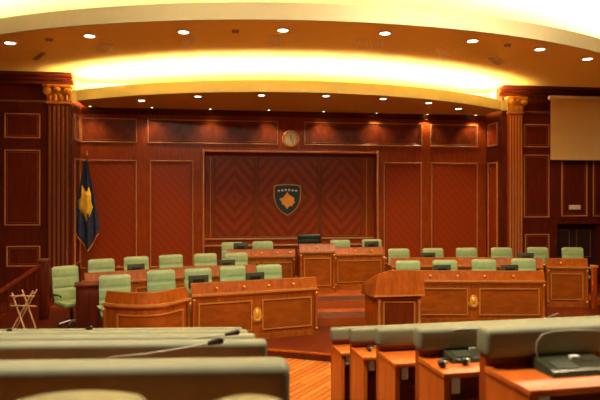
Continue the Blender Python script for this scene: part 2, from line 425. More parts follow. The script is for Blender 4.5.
cove('warm strip lamp hidden behind the lower curved ceiling lip over the stage', arc(2.4, 24.65, 9.8, XL+.35, XR-.3, 40), ZC1+.13, .34, 'cove_tube', 'cove_lamp')
cove('warm strip lamp hidden behind the upper curved ceiling lip', arc(2.5, 24.95, 13.7, RX0+.2, RX1-.2, 50), ZC2+.105, .35, 'cove_tube_upper', 'cove_lamp')

# seating tiers, coloured dark to cut warm bounce onto the bench pads
AR, AL = math.radians(3.6), math.radians(5.7); ROT = math.tan(AR); ROTL = math.tan(AL)
RX, LX = 1.4, .3
NR = range(-1, 5)
def ry(k): return 3.05+1.05*k
def ly(k): return 2.43+1.04*k
def rpad(k): return 2.07-.222*k          # pad top heights
def lpad(k): return (2.12, 1.955, 1.76, 1.565, 1.37)[k]
m = MB(); AX = .60
for k in NR:
    y0 = ry(k-1)+.04 if k > -1 else RY0; y1 = ry(k)+.04; F = rpad(k)-.95
    g0 = lambda x, y: (x, y+(max(x, RX)-RX)*ROT) if y > RY0 else (x, y)
    m.prism([g0(AX, y0), g0(RX, y0), g0(RX1, y0), g0(RX1, y1), g0(RX, y1), g0(AX, y1)], 0, F)
struct('floor_right_tiers', m, 'dark_red_matt')
m = MB()
for k in range(0, 5):
    y0 = ly(k-1)+.04 if k > 0 else RY0; y1 = ly(k)+.04; F = lpad(k)-.95
    g0 = lambda x, y: (x, y+(LX-min(x, LX))*ROTL) if y > RY0 else (x, y)
    m.prism([g0(RX0, y0), g0(LX, y0), g0(AX, y0), g0(AX, y1), g0(LX, y1), g0(RX0, y1)], 0, F)
struct('floor_left_tiers', m, 'dark_red_matt')

# ------------------------------------------------------------------ ceiling fittings
def downlight(px, py, zc, r, power, label, group, spot=True):
    p = G(px, py, zc)
    t = thing('recessed_downlight', label, 'downlight', (p.x, p.y, zc), 0, group)
    MB().lathe([(r*.78, -.002), (r*1.12, -.002), (r*1.12, -.02), (r*1.02, -.03), (r*.82, -.02)], 24).build('trim_ring', 'fascia_paint', t, world=False)
    MB().lathe([(r*.80, -.022), (r*.80, -.012)], 24).build('lens', 'lamp_glow', t, world=False)
    l = bpy.data.lights.new('lamp', 'SPOT'); l.energy = power*SPOT; l.color = (1, .70, .36); l.spot_size = math.radians(105); l.spot_blend = .8; l.shadow_soft_size = .08
    lo = bpy.data.objects.new('lamp', l); COL.objects.link(lo); lo.parent = t; lo.location = (0, 0, -.05)
names = ['far left', 'second from left', 'third from left', 'fourth from left', 'fifth from left', 'sixth from left', 'seventh from left', 'far right']
for (px, py), nm in zip(((10, 42.3), (89.5, 35.3), (183.5, 31.3), (283, 29.5), (385, 32.5), (472.5, 40.3), (540, 48.6), (587.5, 58.3)), names):
    downlight(px, py, ZC2, .125, 90, 'round downlight in the orange middle ceiling, %s of eight' % nm, 'downlights in the middle ceiling')
names = ['far left', 'second from left', 'third from left', 'middle', 'third from right', 'second from right', 'far right']
for (px, py), nm in zip(((141.5, 99.8), (198, 95.8), (261.5, 94.6), (326, 95.3), (383, 98.2), (429, 102.3), (458.5, 108.2)), names):
    downlight(px, py, ZC1, .10, 75, 'round downlight near the front edge of the low stage ceiling, %s' % nm, 'downlights in the stage ceiling')
names = ['far left', 'second from left', 'third from left', 'fourth from left', 'fourth from right', 'third from right', 'second from right', 'far right']
for (px, py), nm in zip(((90, 105.5), (152, 106.8), (210.5, 108.3), (269, 109.3), (323.5, 110.8), (376.5, 112.4), (427.5, 113.8), (475.5, 114.6)), names):
    downlight(px, py, ZC1, .045, 42, 'tiny spotlight on the stage ceiling close to the back wall, %s' % nm, 'wall washer spotlights')
def grille(px, py, ln, wd, rz, mat, label, name='air_grille', cat='vent'):
    p = G(px, py, ZC2)
    t = thing(name, label, cat, (p.x, p.y, ZC2), rz, 'air grilles in the middle ceiling')
    m = MB()
    for s in (-1, 1): m.box(-ln/2, ln/2, s*wd/2-.012, s*wd/2+.012, -.02, 0)
    for s in (-1, 1): m.box(s*ln/2-.012, s*ln/2+.012, -wd/2, wd/2, -.02, 0)
    m.build('frame', mat, t, world=False)
    m = MB()
    for i in range(5): m.box(-ln/2, ln/2, -wd/2+wd*(i+.5)/5-.008, -wd/2+wd*(i+.5)/5+.008, -.014, -.001)
    m.build('slats', mat, t, world=False)
grille(39, 56, .8, .09, math.radians(-62), 'dim_slot', 'dark narrow air slot in the ceiling above the left pilaster')
grille(105, 47.5, .75, .24, math.radians(108), 'grille_metal', 'pale air grille in the ceiling between first and second downlights from left')
grille(187, 42.5, .75, .24, math.radians(100), 'grille_metal', 'pale air grille in the ceiling just behind the third downlight')
grille(275, 40.5, .75, .26, math.radians(80), 'grille_metal', 'pale air grille in the ceiling just behind the fourth downlight')
grille(362, 43.5, .75, .24, math.radians(72), 'grille_metal', 'pale air grille behind the fifth downlight, left of a pair')
grille(377, 43.5, .75, .24, math.radians(72), 'grille_metal', 'pale air grille behind the fifth downlight, right of a pair')
grille(443, 51, .75, .2, math.radians(62), 'grille_metal', 'faint air grille in the ceiling right of the stage centre')
grille(495, 60, .9, .2, math.radians(52), 'grille_metal', 'faint air grille in the ceiling before the right pilaster')
for px, py, lb in ((49, 39, 'small round smoke detector on the ceiling at the far left'), (235.5, 30.5, 'small round smoke detector between the third and fourth downlights'), (507.5, 44.5, 'small round smoke detector between the sixth and seventh downlights')):
    p = G(px, py, ZC2)
    t = thing('smoke_detector', lb, 'smoke detector', (p.x, p.y, ZC2), 0, 'smoke detectors')
    MB().lathe([(.03, -.06), (.055, -.055), (.075, -.03), (.08, 0)], 20).build('housing', 'dim_slot', t, world=False)
    MB().lathe([(.02, -.07), (.03, -.06)], 12).build('sensor', 'grille_metal', t, world=False)

# ------------------------------------------------------------------ things on the back wall
cx, cz = P(290.5, 138.8, YW); t = thing('wall_clock', 'round brass wall clock above the recessed panelling', 'clock', (cx, YW, cz))
RXm = Matrix.Rotation(PI/2, 4, 'X')
MB().lathe([(.20, 0), (.26, 0), (.265, .05), (.235, .075), (.205, .06), (.205, .03)], 36, RXm).build('case', 'gold', t, world=False)
MB().lathe([(.21, .02), (.21, .045)], 36, RXm).build('dial', 'clock_face', t, world=False)
m = MB()
for i in range(12):
    a = i*PI/6; m.box(-.008, .008, -.052, -.045, .165, .195, mat=Matrix.Rotation(a, 4, 'Y'))
m.build('hour_marks', 'dark_slot', t, world=False)
MB().box(-.009, .009, -.06, -.054, -.02, .11, mat=Matrix.Rotation(math.radians(5), 4, 'Y')).build('hour_hand', 'black_plastic', t, world=False)
MB().box(-.006, .006, -.066, -.061, -.02, .16, mat=Matrix.Rotation(math.radians(150), 4, 'Y')).build('minute_hand', 'black_plastic', t, world=False)

MAPP = [(-.02, .50), (.10, .36), (.16, .30), (.30, .24), (.44, .12), (.40, -.02), (.50, -.12), (.36, -.20), (.30, -.34), (.14, -.32), (.04, -.42), (-.02, -.52), (-.10, -.40), (-.20, -.28), (-.34, -.22), (-.36, -.06), (-.50, .06), (-.38, .16), (-.26, .16), (-.18, .30), (-.12, .34)]
cx, cz = P(287.3, 199.5, YR-.05); t = thing('emblem_shield', 'blue shield emblem with six white stars and golden map', 'emblem', (cx, YR-.03, cz))
def shield(w_, h_, n=14):
    pts = []
    top = [(-.5, .42), (-.42, .47), (-.2, .49), (0, .5), (.2, .49), (.42, .47), (.5, .42)]
    rt = [(.5, .42), (.5, .1), (.46, -.08), (.38, -.24), (.26, -.37), (.12, -.46), (0, -.52)]
    pts = top+rt[1:]+[(-x, z) for x, z in rt[-2:0:-1]]
    return [(x*w_, z*h_) for x, z in pts]
MB().vprism(shield(.86, .97), -.03, 0).build('border', 'gilt', t, world=False)
MB().vprism(shield(.78, .89), -.045, -.03).build('field', 'shield_blue', t, world=False)
def star(m, x, z, r, y0, y1):
    m.vprism([(x+(r if i % 2 == 0 else r*.42)*math.sin(i*PI/5), z+(r if i % 2 == 0 else r*.42)*math.cos(i*PI/5)) for i in range(10)], y0, y1)
for i in range(6):
    u = i-2.5; m = MB(); star(m, u*.108, .30-abs(u)*.012, .052, -.058, -.045); m.build('star', 'star_white', t, world=False)
MB().vprism([(x*.50, z*.52-.03) for x, z in MAPP], -.06, -.045).build('map_shape', 'map_gold', t, world=False)

# projector screen on the right wing wall
sx0, sz1 = P(550.5, 95.5, YF-.3); _, sz0 = P(551, 161, YF-.3); sx1 = sx0+2.9
t = thing('projection_screen', 'lowered beige projection screen hanging on the right wing wall', 'screen', (sx0, YF-.3, sz0))
MB().box(sx0, sx1, YF-.302, YF-.298, sz0+.03, sz1-.12).build('screen_cloth', 'screen_fabric', t)
MB().box(sx0-.05, sx1+.05, YF-.36, YF-.22, sz1-.13, sz1, bev=.02).build('housing', 'fascia_paint', t)
MB().box(sx0-.01, sx1+.01, YF-.32, YF-.28, sz0, sz0+.035, bev=.01).build('bottom_bar', 'black_plastic', t)
for x in (sx0+.3, sx1-.3): MB().box(x-.03, x+.03, YF-.24, YF-.045, sz1-.09, sz1-.04).build('bracket', 'black_plastic', t)
wx0, wz1 = P(569, 205, YF-.03); wx1, wz0 = P(580.5, 209.5, YF-.03)
t = thing('wall_plate', 'small white wall plate on the panel under the projection screen', 'wall plate', (wx0, YF-.012, wz0))
MB().box(wx0, wx1, YF-.045, YF-.012, wz0, wz1, bev=.008).build('cover', 'white_plastic', t)
MB().box(wx0+.10, wx0+.18, YF-.052, YF-.045, wz0+.05, wz0+.09).build('switch', 'grille_metal', t)

# flag
fx, fz1 = P(87, 160, 17.55); _, fz0 = P(87, 251, 17.55)
t = thing('flag', 'dark blue flag with yellow map emblem on a pole by left stage wall', 'flag', (fx, 17.55, .22))
MB().tube([(fx, 17.55, .24), (fx, 17.55, fz1+.12)], .018).build('pole', 'dark_trim', t)
MB().lathe([(.20, 0), (.20, .03), (.06, .05), (.02, .08)], 24, Matrix.Translation((fx, 17.55, .22))).build('base', 'gilt', t)
MB().lathe([(.012, 0), (.03, .03), (.02, .07), (.002, .16)], 12, Matrix.Translation((fx, 17.55, fz1+.12))).build('finial', 'gold', t)
g = bmesh.new(); rows = []; H = fz1-fz0; N = 34; A = 28
def flag_prof(v):   # v 0 top .. 1 bottom -> (left, right, height of the hem)
    return (-.02-.27*min(1, v/.72)**.8, .03+.31*min(1, v/.85)**.9)
def fpt(u, v):
    L, R = flag_prof(v)
    x = L+(R-L)*u
    # hem runs down to a point in the middle
    drop = (1-abs(u-.55)/.55) if u < .55 else (1-(u-.55)/.45)
    zb = v*(.80+.20*max(0, drop))
    y = .045*math.sin(u*17+v*1.5)*(.25+v)+.03*math.sin(u*7)
    return Vector((fx+x, 17.44+y, fz1-zb*H))
for j in range(N+1): rows.append([g.verts.new(fpt(i/A, j/N)) for i in range(A+1)])
for j in range(N):
    for i in range(A): g.faces.new((rows[j][i], rows[j+1][i], rows[j+1][i+1], rows[j][i+1]))
m = MB(); m.merge(g); c = m.build('cloth', 'flag_blue', t, smooth=80)
md = c.modifiers.new('thick', 'SOLIDIFY'); md.thickness = .012; md.offset = 1
g = bmesh.new(); mv = []
MAPF = [(-.42, .50), (-.05, .40), (.30, .48), (.42, .18), (.36, -.05), (.44, -.30), (.25, -.42), (.02, -.52), (-.18, -.40), (-.42, -.36), (-.50, -.10), (-.36, .10)]
def mshape(x, z): return fpt(.50+x*.85, .50-z*.36)+Vector((0, -.045, 0))
cen = g.verts.new(mshape(0, 0)); ring = [g.verts.new(mshape(x, z)) for x, z in MAPF]; mid = [g.verts.new(mshape(x*.5, z*.5)) for x, z in MAPF]
for i in range(len(ring)):
    j = (i+1) % len(ring); g.faces.new((ring[i], ring[j], mid[j], mid[i])); g.faces.new((mid[i], mid[j], cen))
bmesh.ops.recalc_face_normals(g, faces=g.faces[:])
m = MB(); m.merge(g); c2 = m.build('map_emblem', 'flag_yellow', c, smooth=80)
md = c2.modifiers.new('thick', 'SOLIDIFY'); md.thickness = .012; md.offset = 0
m = MB()
m.tube([fpt(i/A, 1)+Vector((0, -.01, 0)) for i in range(A+1)], .016, 6)
m.build('fringe', 'gilt', c)

# ------------------------------------------------------------------ stage desks: everything laid out along a bowed line
class Path:
    def __init__(s, pts, sub=10):
        P_ = [Vector((p[0], p[1])) for p in pts]; out = []
        if len(P_) == 2: out = [P_[0].lerp(P_[1], i/8) for i in range(9)]
        else:
            for i in range(len(P_)-1):
                a, b, c, d = P_[max(i-1, 0)], P_[i], P_[i+1], P_[min(i+2, len(P_)-1)]
                for k in range(sub):
                    t = k/sub
                    out.append(.5*((2*b)+(c-a)*t+(2*a-5*b+4*c-d)*t*t+(3*b-a-3*c+d)*t**3))
            out.append(P_[-1])
        s.p = out; s.L = [0]
        for a, b in zip(out, out[1:]): s.L.append(s.L[-1]+(b-a).length)
        s.len = s.L[-1]
    def at(s, q, o=0):
        """q metres along, o metres out towards the chamber"""
        q = max(0, min(s.len, q)); i = 0
        while i < len(s.p)-2 and s.L[i+1] < q: i += 1
        f = (q-s.L[i])/(s.L[i+1]-s.L[i]); c = s.p[i].lerp(s.p[i+1], f)
        def nrm(j):
            a, b = s.p[max(j-1, 0)], s.p[min(j+1, len(s.p)-1)]; t = (b-a).normalized(); return Vector((t.y, -t.x))
        n = nrm(i).lerp(nrm(i+1), f).normalized()
        return c+n*o, n
    def sbox(s, m, q0, q1, o0, o1, z0, z1, lean=0):
        n = max(1, int((q1-q0)/.12)) if len(s.p) > 9 else 1
        g = bmesh.new(); R = []
        for i in range(n+1):
            q = q0+(q1-q0)*i/n
            a, _ = s.at(q, o0); b, _ = s.at(q, o1); a2, _ = s.at(q, o0-lean); b2, _ = s.at(q, o1-lean)
            R.append([g.verts.new(c) for c in ((a.x, a.y, z0), (b.x, b.y, z0), (b2.x, b2.y, z1), (a2.x, a2.y, z1))])
        for a, b in zip(R, R[1:]):
            for k in range(4): g.faces.new((a[k], a[(k+1) % 4], b[(k+1) % 4], b[k]))
        g.faces.new(R[0]); g.faces.new(R[-1][::-1]); bmesh.ops.recalc_face_normals(g, faces=g.faces[:])
        m.merge(g); return m
    def frame(s, m, q0, q1, z0, z1, o, t=.03, dep=.025):
        s.sbox(m, q0, q1, o, o+dep, z0, z0+t); s.sbox(m, q0, q1, o, o+dep, z1-t, z1)
        s.sbox(m, q0, q0+t, o, o+dep, z0+t, z1-t); s.sbox(m, q1-t, q1, o, o+dep, z0+t, z1-t); return m
def stage_desk(label, pts, zb, ztop, hb=.19, depth=.42, panels=None, emblem=None, dots=(), posts=True, bh=1.0, wood_='desk_wood', name='curved_desk', dotpart='gold_stud'):
    pa = Path(pts); L = pa.len; mid, _ = pa.at(L/2)
    t = thing(name, label, 'desk', (mid.x, mid.y, zb))
    zt = ztop-hb                                    # desktop level
    pa.sbox(MB(), .0, L, -.06, 0, zb+.08, zt).build('front_panel', wood_, t)
    pa.sbox(MB(), .0, L, -.07, .035, zb, zb+.10).build('plinth', wood_, t)
    m = MB(); pa.sbox(m, 0, L, -.02, .06, zt-.04, zt); pa.sbox(m, 0, L, -.02, .025, zt-.075, zt-.045)
    m.build('edge_moulding', 'desk_trim', t)
    pa.sbox(MB(), .0, L, -depth, -.02, zt-.03, zt-.002).build('desktop', wood_, t)
    b = pa.sbox(MB(), .0, L, -.03, 0, zt, ztop-.012, lean=.05).build('back_board', wood_, t)
    pa.sbox(MB(), .0, L, -.09, -.045, ztop-.012, ztop+.004).build('top_edge', 'desk_trim', b)
    for q in (0.0, L-.04):
        pa.sbox(MB(), q, q+.04, -depth, -.06, zb, zt-.03).build('end_panel', 'desk_wood_dark', t)
    z0, z1 = zb+.17, zt-.17
    for (a, c) in (panels or []):
        p = pa.sbox(MB(), a*L+.03, c*L-.03, 0, .008, z0+.03, z1-.03).build('panel', 'desk_panel_wood', t)
        pa.frame(MB(), a*L, c*L, z0, z1, 0, .024, .028).build('panel_moulding', 'desk_trim', p)
    if emblem is not None:
        c, n = pa.at(emblem*L, .012); a = math.atan2(n.x, -n.y); zc = (z0+z1)/2+.02
        mt = Matrix.Translation((c.x, c.y, zc)) @ Matrix.Rotation(a, 4, 'Z')
        m = MB(); m.lathe([(.06, .0), (.095, .0), (.095, .03), (.075, .03), (.07, .018), (.05, .03), (.02, .05)], 24, mt @ Matrix.Diagonal((.85, 1, 1.35, 1)) @ RXm)
        e = m.build('emblem', 'gold', t)
        m = MB()
        for k in range(7):
            an = PI*1.15+k*PI*.7/6; r_ = .125
            m.box(-.02, .02, -.02, -.004, -.045, .045, mat=mt @ Matrix.Translation((r_*.85*math.cos(an), 0, r_*1.15*math.sin(an))) @ Matrix.Rotation(-an, 4, 'Y'), bev=.008, seg=1)
        m.build('wreath', 'gilt', e)
    for q in dots:
        c, n = pa.at(q*L, -.02); MB().ball((c.x+n.x*.02, c.y+n.y*.02, ztop-hb*.55), .024).build(dotpart, 'gold', t)
    if posts:
        for q in (.035, L-.035):
            c, n = pa.at(q, .03)
            pm = MB().lathe([(.035, zb+.10), (.042, zb+.16), (.03, zb+.2), (.03, zt-.2), (.042, zt-.14), (.035, zt-.08)], 14, Matrix.Translation((c.x, c.y, 0))).build('corner_post', wood_, t)
            for zq in (zt-.10, zb+.13): MB().ball((c.x+n.x*.03, c.y+n.y*.03, zq), .022).build('rosette', 'gold', pm)
    return pa
PB = .13
# front left: main section and the bowed section left of it
A_r = D(317, 11.75); A_l = D(191.5, 10.82)
pa_A = stage_desk('front left stage desk with gold emblem and two long panels', [A_l, A_r], PB, 1.236, panels=((.05, .46), (.54, .95)), emblem=.5, dots=(.19, .40, .60, .80))
B = [D(104.5, 10.25), D(130, 10.05), D(160, 10.12), D(188.5, 10.78)]
pa_B = stage_desk('bowed stage desk section at the left end of the front row', B, PB, 1.19, panels=((.16, .90),), dots=())
# front right
C_l, C_r = D(402, 12.8), D(545, 12.75)
pa_C = stage_desk('front right stage desk with gold emblem, right of the lectern', [C_l, C_r], PB, 1.236, panels=((.04, .46), (.54, .96)), emblem=.5, dots=(.20, .39, .58, .78))
# second rows
stage_desk('long curved second-row desk behind the front left chairs', [(-2.62, 12.72), (-1.65, 13.12), (-.81, 13.5), (.1, 13.78), (.95, 13.86)], PB, 1.25, panels=((.03, .24), (.27, .48), (.51, .72), (.75, .97)), dots=(.12, .38, .62, .88))
stage_desk('long curved second-row desk behind the front right chairs', [(4.35, 14.5), (6.2, 14.38), (8.02, 13.82)], PB, 1.30, panels=((.03, .32), (.35, .64), (.67, .97)), dots=(.15, .4, .62, .85))
stage_desk('short desk section at the right end of the second row', [(8.08, 13.78), (9.05, 13.56)], PB, 1.31, panels=((.10, .88),), dots=(.35,))
# presidium
stage_desk('left wing desk of the raised presidium', [(.30, 15.15), (2.02, 15.1)], .46, 1.50, panels=((.04, .47), (.52, .95)), dots=(.25, .5, .73, .92), depth=.32, name='presidium_desk', hb=.15)
stage_desk('right wing desk of the raised presidium', [(3.02, 15.1), (4.36, 15.15)], .46, 1.52, panels=((.06, .94),), dots=(.42, .75), depth=.32, name='presidium_desk', hb=.15)
stage_desk('central speaker desk on the podium, taller than its two wings', [(2.06, 14.62), (2.95, 14.6)], .46, 1.66, panels=((.12, .88),), dots=(.5,), depth=.5, name='presidium_desk', hb=.17)
# side cabinet at the left end
cb = D(89.5, 11.7); ang = math.radians(12)
t = thing('side_cabinet', 'dark red wooden side cabinet between the leftmost chairs', 'cabinet', (cb.x, cb.y, PB), ang)
MB().box(-.25, .25, 0, .5, .0, .93).build('body', 'wall_wood_dark', t, world=False)
MB().box(-.28, .28, -.03, .52, .93, .97, bev=.008).build('top', 'wall_wood_dark', t, world=False)
MB().box(-.2, .2, -.015, 0, .1, .85, bev=.004).build('door', 'wall_wood_dark', t, world=False)
# side post/cabinet beyond right end
c = D(594, 14.4); t = thing('railing_post', 'dark red newel post right of the short end desk', 'post', (c.x, c.y, PB))
MB().box(-.05, .05, -.05, .05, 0, 1.0, bev=.01).build('shaft', 'wall_wood', t, world=False)
MB().box(-.07, .07, -.07, .07, 1.0, 1.06, bev=.01).build('cap', 'desk_trim', t, world=False)

# lectern
lf0 = D(375, 11.15); lf1 = D(424, 11.15)
bl0 = D(361.5, 11.55); tl = D(387, 11.55); tr_ = D(423.5, 11.55)
t = thing('lectern', 'tall wooden lectern with sloped shield-like top, left of front right desk', 'lectern', ((lf0.x+lf1.x)/2, lf0.y+.3, PB))
def h(px, py, d):
    p = D(px, d); return (p.x, p.y, EYE-(py-200)/600*d)
fb = [(362, 292.5, 11.62), (368, 294.5, 11.36), (375, 295.8, 11.18), (390, 295.6, 11.12), (407, 295, 11.10), (424.5, 294.2, 11.12)]
ft = [(362, 285.5, 11.64), (369, 280, 11.40), (377, 275, 11.24), (389, 270.8, 11.20), (405, 270.2, 11.18), (424.5, 271, 11.20)]
bt = [h(*q) for q in fb]; tp = [h(*q) for q in ft]
g = bmesh.new(); cols = []
for a, b in zip(bt, tp):
    bk = .07
    cols.append([g.verts.new(c) for c in (a, b, (b[0]+.02, b[1]+bk, b[2]), (a[0]+.02, a[1]+bk, a[2]))])
for a, b in zip(cols, cols[1:]):
    for k in range(4): g.faces.new((a[k], a[(k+1) % 4], b[(k+1) % 4], b[k]))
g.faces.new(cols[0]); g.faces.new(cols[-1][::-1]); bmesh.ops.recalc_face_normals(g, faces=g.faces[:])
m = MB(); m.merge(g); m.build('curved_front_board', 'desk_wood', t)
q0, q1 = D(372, 11.3), D(423, 11.25); q2, q3 = D(423, 11.78), D(363, 11.8)
zt_ = bt[3][2]+.22
MB().hull([(q.x, q.y, zt_-.04) for q in (q0, q1)]+[(q.x, q.y, zt_-.16) for q in (q2, q3)], [(q.x, q.y, zt_) for q in (q0, q1)]+[(q.x, q.y, zt_-.12) for q in (q2, q3)]).build('reading_surface', 'desk_wood', t)
m = MB(); 
m.hull([(q[0], q[1], q[2]-.035) for q in [h(374, 295.5, 11.10), h(425, 294, 11.10), h(425, 291, 11.80), h(360.5, 291.5, 11.80)]], [(q[0], q[1], q[2]) for q in [h(374, 295.5, 11.10), h(425, 294, 11.10), h(425, 291, 11.80), h(360.5, 291.5, 11.80)]])
m.build('edge_moulding', 'desk_trim', t)
zu = bt[0][2]-.05
b0, b1, b2, b3 = D(377, 11.25), D(421, 11.25), D(421, 11.7), D(365, 11.72)
MB().hull([(q.x, q.y, PB) for q in (b0, b1, b2, b3)], [(q.x, q.y, zu) for q in (b0, b1, b2, b3)]).build('body', 'desk_wood', t)
fx_ = (b1-b0).normalized(); fn = Vector((fx_.y, -fx_.x)); LW = (b1-b0).length
lp = Path([b0, b1])
p = lp.sbox(MB(), .13, LW-.13, 0, .01, PB+.15, zu-.08).build('panel', 'desk_wood_dark', t)
lp.frame(MB(), .11, LW-.11, PB+.12, zu-.05, 0, .03, .03).build('panel_moulding', 'desk_trim', p)
for q in (.04, LW-.04):
    c, n = lp.at(q, .035); MB().lathe([(.04, PB), (.04, PB+.06), (.026, PB+.08), (.028, zu-.1), (.04, zu-.06), (.04, zu)], 14, Matrix.Translation((c.x, c.y, 0))).build('column', 'trim_wood', t)

# ------------------------------------------------------------------ chairs
def make_chair(label, leather='green_leather', pipe='green_leather_pale', group='green high-backed chairs', name='office_chair', wsc=1.0):
    t = thing(name, label, 'chair', (0, 0, 0), 0, group)
    W = .57*wsc
    # backrest: curved slab with two horizontal seams, facing -y
    g = bmesh.new(); NU, NV = 10, 24
    def bp(u, v, side):      # u -1..1, v 0..1
        z = .46+.76*v
        w2 = W/2*(1-.10*max(0, (.2-v)/.2))
        cr = .035
        e = 1-max(0, abs(u)-.9)/.1*.0
        zz_ = z - (.035*(max(0, abs(u)-.82)/.18)**2 if v > .96 else 0)
        thick = .05*(1-.5*abs(u)**6)*(1-.55*max(0, (v-.94)/.06))
        seam = 0
        for s_ in (.42, .72): seam += math.exp(-((v-s_)/.018)**2)
        y = .25+.10*v-.05*u*u*0 - .03*math.cos(u*PI/2)
        y0 = y-(thick*(1-.55*seam) if side < 0 else -thick*.7)
        y0 -= .03*abs(u)**2*(-1)*-1
        return (u*w2, y0, zz_)
    F = [[g.verts.new(bp(-1+2*i/NU, j/NV, -1)) for i in range(NU+1)] for j in range(NV+1)]
    Bk = [[g.verts.new(bp(-1+2*i/NU, j/NV, 1)) for i in range(NU+1)] for j in range(NV+1)]
    for j in range(NV):
        for i in range(NU):
            g.faces.new((F[j][i], F[j][i+1], F[j+1][i+1], F[j+1][i])); g.faces.new((Bk[j][i+1], Bk[j][i], Bk[j+1][i], Bk[j+1][i+1]))
        g.faces.new((F[j][0], F[j+1][0], Bk[j+1][0], Bk[j][0])); g.faces.new((F[j+1][NU], F[j][NU], Bk[j][NU], Bk[j+1][NU]))
    for i in range(NU):
        g.faces.new((F[NV][i], F[NV][i+1], Bk[NV][i+1], Bk[NV][i])); g.faces.new((F[0][i+1], F[0][i], Bk[0][i], Bk[0][i+1]))
    bmesh.ops.recalc_face_normals(g, faces=g.faces[:])
    m = MB(); m.merge(g); b = m.build('backrest', leather, t, world=False, smooth=60)
    m = MB(); m.tube([Vector(bp(-1+2*i/NU, 1, -1)) for i in range(NU+1)], .007, 6); m.build('piping', pipe, b, world=False)
    MB().box(-W/2+.02, W/2-.02, -.28, .24, .42, .52, bev=.035, seg=3).build('seat', leather, t, world=False)
    for s in (-1, 1):
        a = MB().tube([(s*(W/2+.01), .18, .50), (s*(W/2+.035), .16, .66), (s*(W/2+.035), -.16, .68), (s*(W/2+.02), -.19, .64)], .017, 8).build('armrest', 'black_plastic', t, world=False)
        MB().box(s*(W/2+.035)-.03, s*(W/2+.035)+.03, -.17, .12, .685, .71, bev=.01).build('arm_pad', leather, a, world=False)
    MB().lathe([(.03, .10), (.03, .30), (.022, .30), (.022, .40), (.09, .41), (.09, .43)], 14).build('gas_lift', 'black_plastic', t, world=False)
    m = MB()
    for k in range(5):
        a = k*2*PI/5+.3; m.tube([(0, 0, .12), (.24*math.cos(a), .24*math.sin(a), .065)], .024, 8, r2=.014)
    fb = m.build('star_base', 'chrome', t, world=False)
    for k in range(5):
        a = k*2*PI/5+.3
        MB().lathe([(.012, -.02), (.028, -.014), (.028, .014), (.012, .02)], 12, Matrix.Translation((.24*math.cos(a), .24*math.sin(a), .0285)) @ Matrix.Rotation(a, 4, 'Z') @ RXm).build('castor', 'black_plastic', fb, world=False)
    return t
HCH = 1.22
proto = None
def chair(px, py, floor, rz, label, group, dy=0):
    global proto
    p = G(px, py, floor+HCH-(.06 if floor > .4 else 0))
    loc = (p.x+.33*math.sin(rz), p.y-.33*math.cos(rz), floor)
    if proto is None:
        proto = make_chair(label); proto['group'] = group
        proto.location = loc; proto.rotation_euler = (0, 0, rz); return proto
    c = dup(proto, loc, rz, label); c['group'] = group
    if floor > .4: c.scale = (1, 1, .95)
    return c
gA, gB, gC, gD, gE = 'front left row chairs', 'second left row chairs', 'front right row chairs', 'second right row chairs', 'presidium side chairs'
r = math.radians
chair(114.5, 274.8, PB, r(18), 'green high-backed chair behind the bowed desk, left end of front left row', gA)
chair(160.5, 270, PB, r(22), 'green high-backed chair second from left in front left row', gA)
chair(197.5, 268.3, PB, r(20), 'green chair behind a dark monitor, third in the front left row', gA)
chair(232, 266, PB, r(18), 'green high-backed chair second from right in front left row, above the gold emblem', gA)
chair(268.5, 264.5, PB, r(14), 'green high-backed chair at right end of front left row', gA)
chair(101, 259, .22, r(24), 'green chair at the left end of the second left row, beneath the flag', gB)
chair(136, 256.5, .22, r(22), 'green chair behind a dark monitor, second in second left row', gB)
chair(170.5, 254.8, .22, r(20), 'green high-backed chair in the middle of the second left row', gB)
chair(205, 253.5, .22, r(18), 'green high-backed chair second from right in the second left row', gB)
chair(236, 252.8, .22, r(14), 'green chair at right end of second left row, monitor at its left', gB)
chair(407.5, 260.6, PB, r(-4), 'green high-backed chair directly behind the lectern, front right row', gC)
chair(444.5, 260, PB, r(-6), 'green chair behind a dark monitor, second in the front right row', gC)
chair(483.5, 259.3, PB, r(-8), 'green high-backed chair third from left in front right row', gC)
chair(523, 258.6, PB, r(-10), 'green chair at the right end of the front right row', gC)
chair(398.5, 248.6, .22, r(-4), 'green chair at the left end of the second right row', gD)
chair(432.5, 248.2, .22, r(-4), 'green chair behind a dark monitor, second in second right row', gD)
chair(466, 247.8, .22, r(-6), 'green high-backed chair third from left in second right row', gD)
chair(501, 247.5, .22, r(-8), 'green high-backed chair fourth from left in second right row', gD)
chair(537, 247.2, .22, r(-10), 'green chair second from right in second right row, monitor at its left', gD)
chair(572, 247.4, .22, r(-12), 'green high-backed chair at the right end of the second right row', gD)
chair(232, 242.2, .46, r(8), 'green chair far left of the presidium, partly behind a monitor', gE)
chair(262.5, 241.2, .46, r(6), 'green chair immediately left of the black leather chair', gE)
chair(340, 239.8, .46, r(-2), 'green chair immediately right of the black leather chair', gE)
chair(371.5, 239.2, .46, r(-4), 'green chair far right of the presidium, behind a monitor', gE)
p = D(71.5, 12.5); dup(proto, (p.x, p.y, PB), r(38), 'green high-backed chair standing apart at far left, turned towards the stage middle')['group'] = 'lone side chair'
# black presiding chair
t = make_chair('black leather presiding chair behind the central speaker desk', 'black_leather', 'black_plastic', None, 'presiding_chair', 1.12)
p = D(311, 16.25); t.location = (p.x, p.y, .46)
t.scale = (1, 1, 1.09)
MB().box(-.33, .33, .255, .36, 1.08, 1.24, bev=.045, seg=3).build('headrest', 'black_leather', t, world=False)

